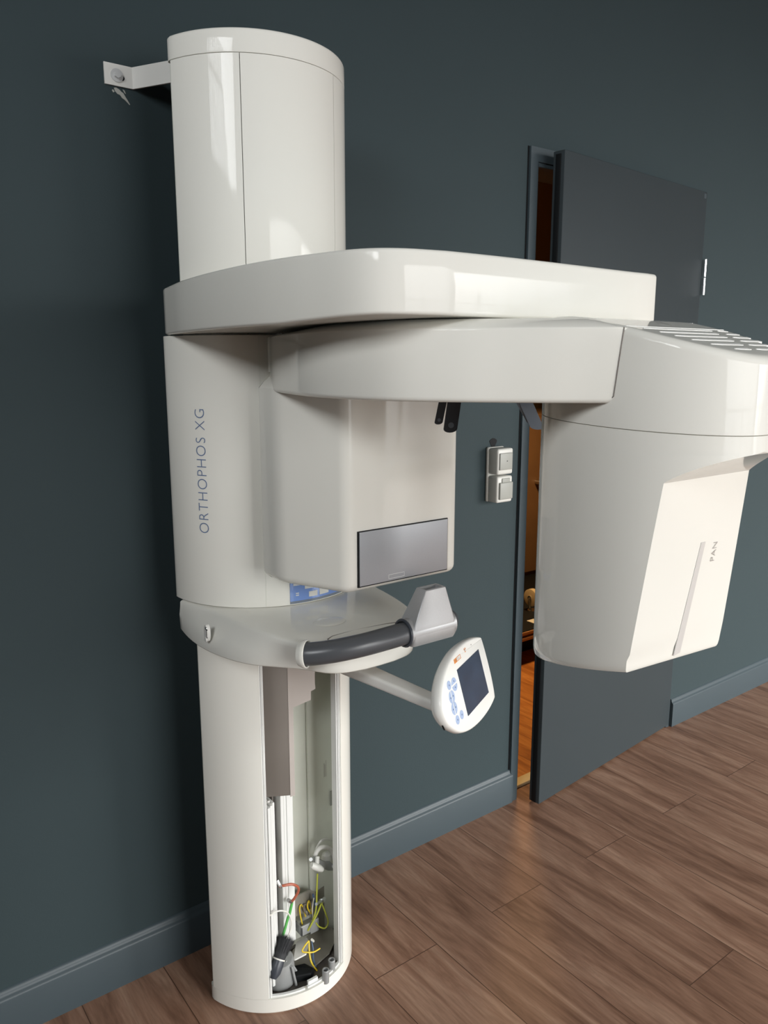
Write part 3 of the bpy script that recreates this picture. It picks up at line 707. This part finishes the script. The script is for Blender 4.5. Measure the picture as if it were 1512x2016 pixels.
# ---- chin shelf
BO = [(-.523, -.149), (-.532, -.21), (-.534, -.269), (-.528, -.335), (-.517, -.385), (-.499, -.428), (-.470, -.466), (-.444, -.500), (-.424, -.535), (-.408, -.555), (-.384, -.568), (-.348, -.575)]
TO = [(-.521, -.149), (-.514, -.20), (-.505, -.254), (-.497, -.32), (-.490, -.373), (-.480, -.427), (-.468, -.470), (-.456, -.505), (-.440, -.532), (-.418, -.552), (-.388, -.565), (-.350, -.571)]
def mirror(pts, n=4):
    l = [p.to_2d() if len(p) == 3 else p for p in spline(pts, n)]
    r = [Vector((-.630-p.x, p.y)) for p in reversed(l)]
    return l+[Vector((-.315, l[-1].y-.001))]+r+[Vector((-.20, -.131)), Vector((-.315, -.131)), Vector((-.43, -.131))]
b = mirror(BO); t = mirror(TO); mid = [(p*.5+q*.5) for p, q in zip(b, t)]; mid = inset(mid, -.0015)
def zrow(poly, zf): return [Vector((p.x, p.y, zf(p))) for p in poly]
def fr(p): return max(0, min(1, (-.30-p.y)/.22))
secs = [zrow(inset(b, .006), lambda p: .8925+.006*fr(p)), zrow(inset(b, .0015), lambda p: .8925+.006*fr(p)), zrow(b, lambda p: .895+.006*fr(p)),
        zrow(mid, lambda p: .926), zrow([p*.25+q*.75 for p, q in zip(mid, t)], lambda p: .943), zrow(t, lambda p: .9535-.003*fr(p)), zrow(inset(t, .003), lambda p: .9575-.004*fr(p)), zrow(inset(t, .008), lambda p: .9600-.005*fr(p)), zrow(inset(t, .05), lambda p: .9630-.004*fr(p))]
cs = link_bm('chin_shelf', loft_bm(secs), WHITE, M, ang=60)
# dimple, keyhole, groove
bm = bmesh.new(); N = 36; rings = []
for k in range(6):
    r = 1-k/5.0; rings.append([Vector((-.352+.034*r*math.cos(2*PI*i/N), -.462+.026*r*math.sin(2*PI*i/N), .9603+.0016*math.sqrt(max(0, 1-r*r)))) for i in range(N)] if r > 0 else [Vector((-.352+.001*math.cos(2*PI*i/N), -.462+.001*math.sin(2*PI*i/N), .9619)) for i in range(N)])
loft_bm(rings, bm=bm); link_bm('oval_button', bm, WHITE, cs)
ks = bpy.data.objects.new('keyhole_recess', None); COL.objects.link(ks); ks.parent = cs
kx, ky = -.5335, -.302
bm = bmesh.new()
loft_bm([[Vector((kx+d, ky+.0075*math.cos(a), .930+.017*math.sin(a)) ) for a in [2*PI*k/24 for k in range(24)]] for d in (.006, -.0012)], bm=bm)
link_bm('recess_plate', bm, CREAM, ks)
box('key_slot', kx-.0018, kx, ky-.0068, ky-.0056, .922, .940, BLACK, ks, 0)
cyl('key_screw', (kx, ky-.001, .918), (kx-.003, ky-.001, .918), .0048, CREAM, ks, 16)
cyl('key_screw', (kx, ky-.003, .941), (kx-.0022, ky-.003, .941), .0028, CHROME, ks, 12)
gp = [(-0.4131, -0.5519, 0.9570), (-0.4039, -0.5361, 0.9580), (-0.3877, -0.5282, 0.9580), (-0.3354, -0.5261, 0.9580), (-0.2691, -0.5327, 0.9580), (-0.2039, -0.5479, 0.9580)]
tube('lip_groove', gp, .0006, BROWNM, cs, 6)
# front lip apron behind the handle
lip = [Vector(p[:2]) for p in mirror(TO)]
lipseg = [p for p in lip if p.y < -.53]
out = inset(lipseg+[Vector((-.315, -.40))], -.0)[:len(lipseg)]
# ---- handle bar
hb_path = [(-.450, -.528, .938), (-.440, -.541, .9395), (-.405, -.566, .945), (-.360, -.584, .951), (-.315, -.592, .955), (-.27, -.594, .957), (-.225, -.592, .957), (-.19, -.589, .955), (-.165, -.583, .9525), (-.146, -.572, .950), (-.137, -.556, .947), (-.142, -.540, .944)]
hb = tube('handle_bar', hb_path, .0208, GREYH, M, 28, 5)
hb['label'] = 'dark grey curved grip bar'
for s, (c, d) in enumerate((((-.447, -.532, .938), Vector((.62, -.78, .08))), ((-.150, -.535, .943), Vector((.3, -.9, 0))))):
    c = Vector(c); d.normalize()
    bm = bmesh.new(); up = Vector((0, 0, 1)); a = (up-d*up.dot(d)).normalized(); b_ = d.cross(a); N = 28
    prof = [(.0215, -.012), (.0245, -.005), (.0256, .000), (.0250, .0022), (.0236, .003), (.0224, .0015), (.0215, -.012)]
    loft_bm([[c+d*h+(a*math.cos(2*PI*k/N)+b_*math.sin(2*PI*k/N))*r for k in range(N)] for r, h in prof], cap=False, bm=bm)
    link_bm('grip_socket', bm, WHITE, cs)
# ---- bite block holder
bb = bpy.data.objects.new('bite_block_holder', None); COL.objects.link(bb); bb.parent = M
def rect(x0, x1, y0, y1, z, r): return [Vector((p.x, p.y, z)) for p in roundpoly([(x0, y0, r), (x1, y0, r), (x1, y1, r), (x0, y1, r)], 4)]
secs = [rect(-.266, -.172, -.606, -.578, .932, .006), rect(-.2695, -.1665, -.614, -.572, .9345, .008), rect(-.2705, -.165, -.618, -.568, .942, .008), rect(-.270, -.166, -.618, -.568, .957, .006), rect(-.266, -.168, -.616, -.570, .972, .004), rect(-.2365, -.187, -.610, -.582, 1.0345, .002), rect(-.2355, -.188, -.6092, -.5828, 1.0355, .002)]
bm = loft_bm(secs, cap=False); bm.faces.ensure_lookup_table()
ring = rect(-.2315, -.192, -.6055, -.5865, 1.0355, .001); ring2 = rect(-.2315, -.192, -.6055, -.5865, 1.010, .001)
loft_bm([secs[-1], ring, ring2], cap=False, bm=bm); bmesh.ops.remove_doubles(bm, verts=bm.verts, dist=1e-6)
link_bm('holder_body', bm, SILV, bb)
box('slot_floor', -.232, -.1915, -.606, -.586, 1.008, 1.0115, BLACK, bb, 0)
bm = bmesh.new(); N = 30
loft_bm([[Vector((x, -.592+r*math.cos(2*PI*k/N), .957+r*math.sin(2*PI*k/N))) for k in range(N)] for x, r in ((-.272, .0215), (-.2725, .0255), (-.262, .0262), (-.172, .0262), (-.163, .0255), (-.162, .0215))], cap=False, bm=bm)
link_bm('clamp_sleeve', bm, SILV, bb)
link_bm('rubber_gasket', tube_bm([Vector((-.2735, -.592+.0245*math.cos(2*PI*k/24), .957+.0245*math.sin(2*PI*k/24))) for k in range(25)], .0028, 8), GREYD, bb)

# ---- control panel on its arm
CP = bpy.data.objects.new('control_panel', None); COL.objects.link(CP); CP.parent = M
A2 = Vector((.89, .455, -.002)).normalized(); B2 = Vector((.12, -.24, -.963)); B2 = (B2-A2*B2.dot(A2)).normalized(); N2 = A2.cross(B2)
if N2.y > 0: N2 = -N2
c0 = Vector((-.199, -.657, .888))
def pp(a, b, n=0): return c0+A2*a+B2*b+N2*n
OUT = [(.1490, -.0150, .006), (.1500, -.016, .006)]
ol = [(.1450, -.0175), (.1157, -.0256), (.065, -.0322), (.012, -.0306), (-.0354, -.0184), (-.0677, .0000), (-.0872, .0215), (-.0950, .0450), (-.0865, .0692), (-.0667, .0890), (-.0400, .1054), (-.0029, .1167), (.0472, .1225), (.0998, .1215), (.1393, .1147), (.1500, .1060), (.1560, .0700), (.1560, .0250), (.1525, -.0110)]
ol = [p.to_2d() if len(p) == 3 else p for p in spline(ol, 4, True)]
secs = []
for ins_, n in ((.030, -.030), (.018, -.0295), (.008, -.026), (.002, -.020), (-.001, -.013), (0, -.006), (.0012, -.002), (.003, -.0004), (.0045, 0)):
    secs.append([pp(p.x, p.y, n) for p in inset(ol, ins_)])
cpb = link_bm('panel_housing', loft_bm(secs), PANELW, CP, ang=60)
def slab(nm, pts, m, n0=0.0, n1=.0006, par=None): return link_bm(nm, loft_bm([[pp(x, y, n) for x, y in pts] for n in (n0-.0004, n1)]), m, par or CP, smooth=False)
slab('display', [(0, 0), (.12, 0), (.12, .09), (0, .09)], SCREEN)['label'] = 'dark blue-grey display'
def circ(x, y, r, n=24, a0=0, a1=2*PI, close=False): return [(x+r*math.cos(a0+(a1-a0)*k/n), y+r*math.sin(a0+(a1-a0)*k/n)) for k in range(n+(1 if close else 0))]
R = .0083
BT = [(-.0500, .0118), (-.0475, .0350), (-.0480, .0550), (-.0470, .0775), (-.0250, .0767)]
slab('button', circ(-.0475, .0120, R), BLUEK)
for cx_, cy_ in ((-.0245, .0182), (-.0475, .0340), (-.0485, .0550)):
    r = .0115
    slab('button', circ(cx_-(.0006), cy_-(.0008 if cx_ > -.03 else 0), r, 14, PI*1.02, PI*1.98, True) if cx_ > -.03 else circ(cx_-.0008, cy_, r, 14, PI*.52, PI*1.48, True), BLUEK)
    slab('button', circ(cx_, cy_+.0012, r, 14, PI*.02, PI*.98, True) if cx_ > -.03 else circ(cx_+.0010, cy_, r, 14, -PI*.48, PI*.48, True), BLUEK)
slab('button', circ(-.0470, .0775, R), BLUEK); slab('button', circ(-.0250, .0767, R), BLUEK)
for x, y in ((-.0475, .012), (-.0245, .0125), (-.0245, .0245), (-.0535, .034), (-.042, .034), (-.0545, .055), (-.043, .055), (-.047, .0775), (-.025, .0767)):
    slab('button_mark', circ(x, y, .0017, 8), INKB, .0006, .0008)
lab = slab('brand_label', [(-.003, -.0205), (.010, -.0205), (.010, -.0125), (-.003, -.0125)], ORANGE)
slab('label_frame', [(.010, -.0205), (.0300, -.0205), (.0300, -.0197), (.010, -.0197)], ORANGE, par=lab); slab('label_frame', [(.010, -.0133), (.0300, -.0133), (.0300, -.0125), (.010, -.0125)], ORANGE, par=lab)
slab('label_frame', [(.0292, -.0205), (.0300, -.0205), (.0300, -.0125), (.0292, -.0125)], ORANGE, par=lab)
text_obj('label_text', 'SIRONA', .0062, INKG, lab, lambda x, y, z: pp(.0020+x, -.0145-y, .0009), off=-.0001)
slab('warning_mark', circ(.0560, -.0200, .0020, 12), INKG); 
for k in range(3):
    a = PI/2+k*2*PI/3; slab('warning_mark', [(.0560+.0026*math.cos(a-.4), -.0200+.0026*math.sin(a-.4)), (.0560+.0048*math.cos(a-.45), -.0200+.0048*math.sin(a-.45)), (.0560+.0048*math.cos(a+.45), -.0200+.0048*math.sin(a+.45)), (.0560+.0026*math.cos(a+.4), -.0200+.0026*math.sin(a+.4))], ORANGE)
slab('indicator_led', circ(.0905, -.0190, .0013, 10), INKG)
slab('edge_port', [(-.0880, .0705), (-.0860, .0705), (-.0820, .0800), (-.0840, .0805)], BLACK, -.013, -.011)
# arm: flat bar from under the shelf to the back of the panel
q0 = Vector((-.330, -.440, .872)); q1 = pp(-.055, .045, -.022)
path = [q0, q0.lerp(q1, .5), q1]; d = (q1-q0).normalized(); sd = d.cross(Vector((0, 0, 1))).normalized(); up = sd.cross(d)
secs = []
for p, wv_, hh in ((q0, .024, .012), (q0.lerp(q1, .5), .020, .011), (q1, .017, .010)):
    secs.append([p+sd*x+up*y for x, y in [(v.x, v.y) for v in roundpoly([(-wv_, -hh, .007), (wv_, -hh, .007), (wv_, hh, .007), (-wv_, hh, .007)], 4)]])
link_bm('panel_arm', loft_bm(secs), CREAM, CP)
cyl('arm_pivot', (-.330, -.440, .860), (-.330, -.440, .900), .026, CREAM, CP)
adopt(M)

# ================================================================== dust brush lying in the column foot
bh = Vector((-0.4008, -0.2920, 0.0972)); bt = Vector((-0.3760, -0.2800, 0.1301)); be = Vector((-0.3577, -0.2700, 0.1501))
B = empty('dust_brush', tuple(bh), 'black round dust brush propped inside the open foot of the column', 'brush')
link_bm('brush_handle', tube_bm([bh-(bt-bh)*.30, bh, bh.lerp(bt, .35), bh.lerp(bt, .62)], [.008, .0135, .0145, .0135], 20), GREYD, B)
fe = bh.lerp(bt, .62)
link_bm('ferrule', tube_bm([fe-(bt-bh)*.02, fe+(bt-bh)*.05], .0143, 20), WWHT, B)
bm = bmesh.new(); d = (be-fe).normalized(); a = d.orthogonal().normalized(); b_ = d.cross(a); L_ = (be-fe).length
bm = tube_bm([fe, fe.lerp(be, .5), fe.lerp(be, .93)], [.013, .0165, .0205], 20, bm=bm)
for i in range(1100):
    r = math.sqrt(random.random()); an = random.random()*2*PI; o1 = (a*math.cos(an)+b_*math.sin(an))
    s0 = fe.lerp(be, .25+.5*random.random())+o1*r*.0165; s1 = be+d*(random.random()*.012-.003)+o1*r*.026+Vector((random.uniform(-.002, .002), random.uniform(-.002, .002), 0))
    n_ = d.cross(o1).normalized()*.0006
    v = [bm.verts.new(s0-n_), bm.verts.new(s0+n_), bm.verts.new(s1)]; bm.faces.new(v)
bo = link_bm('bristles', bm, BRUSHM, B, smooth=False); bo['kind'] = 'stuff'
adopt(B)
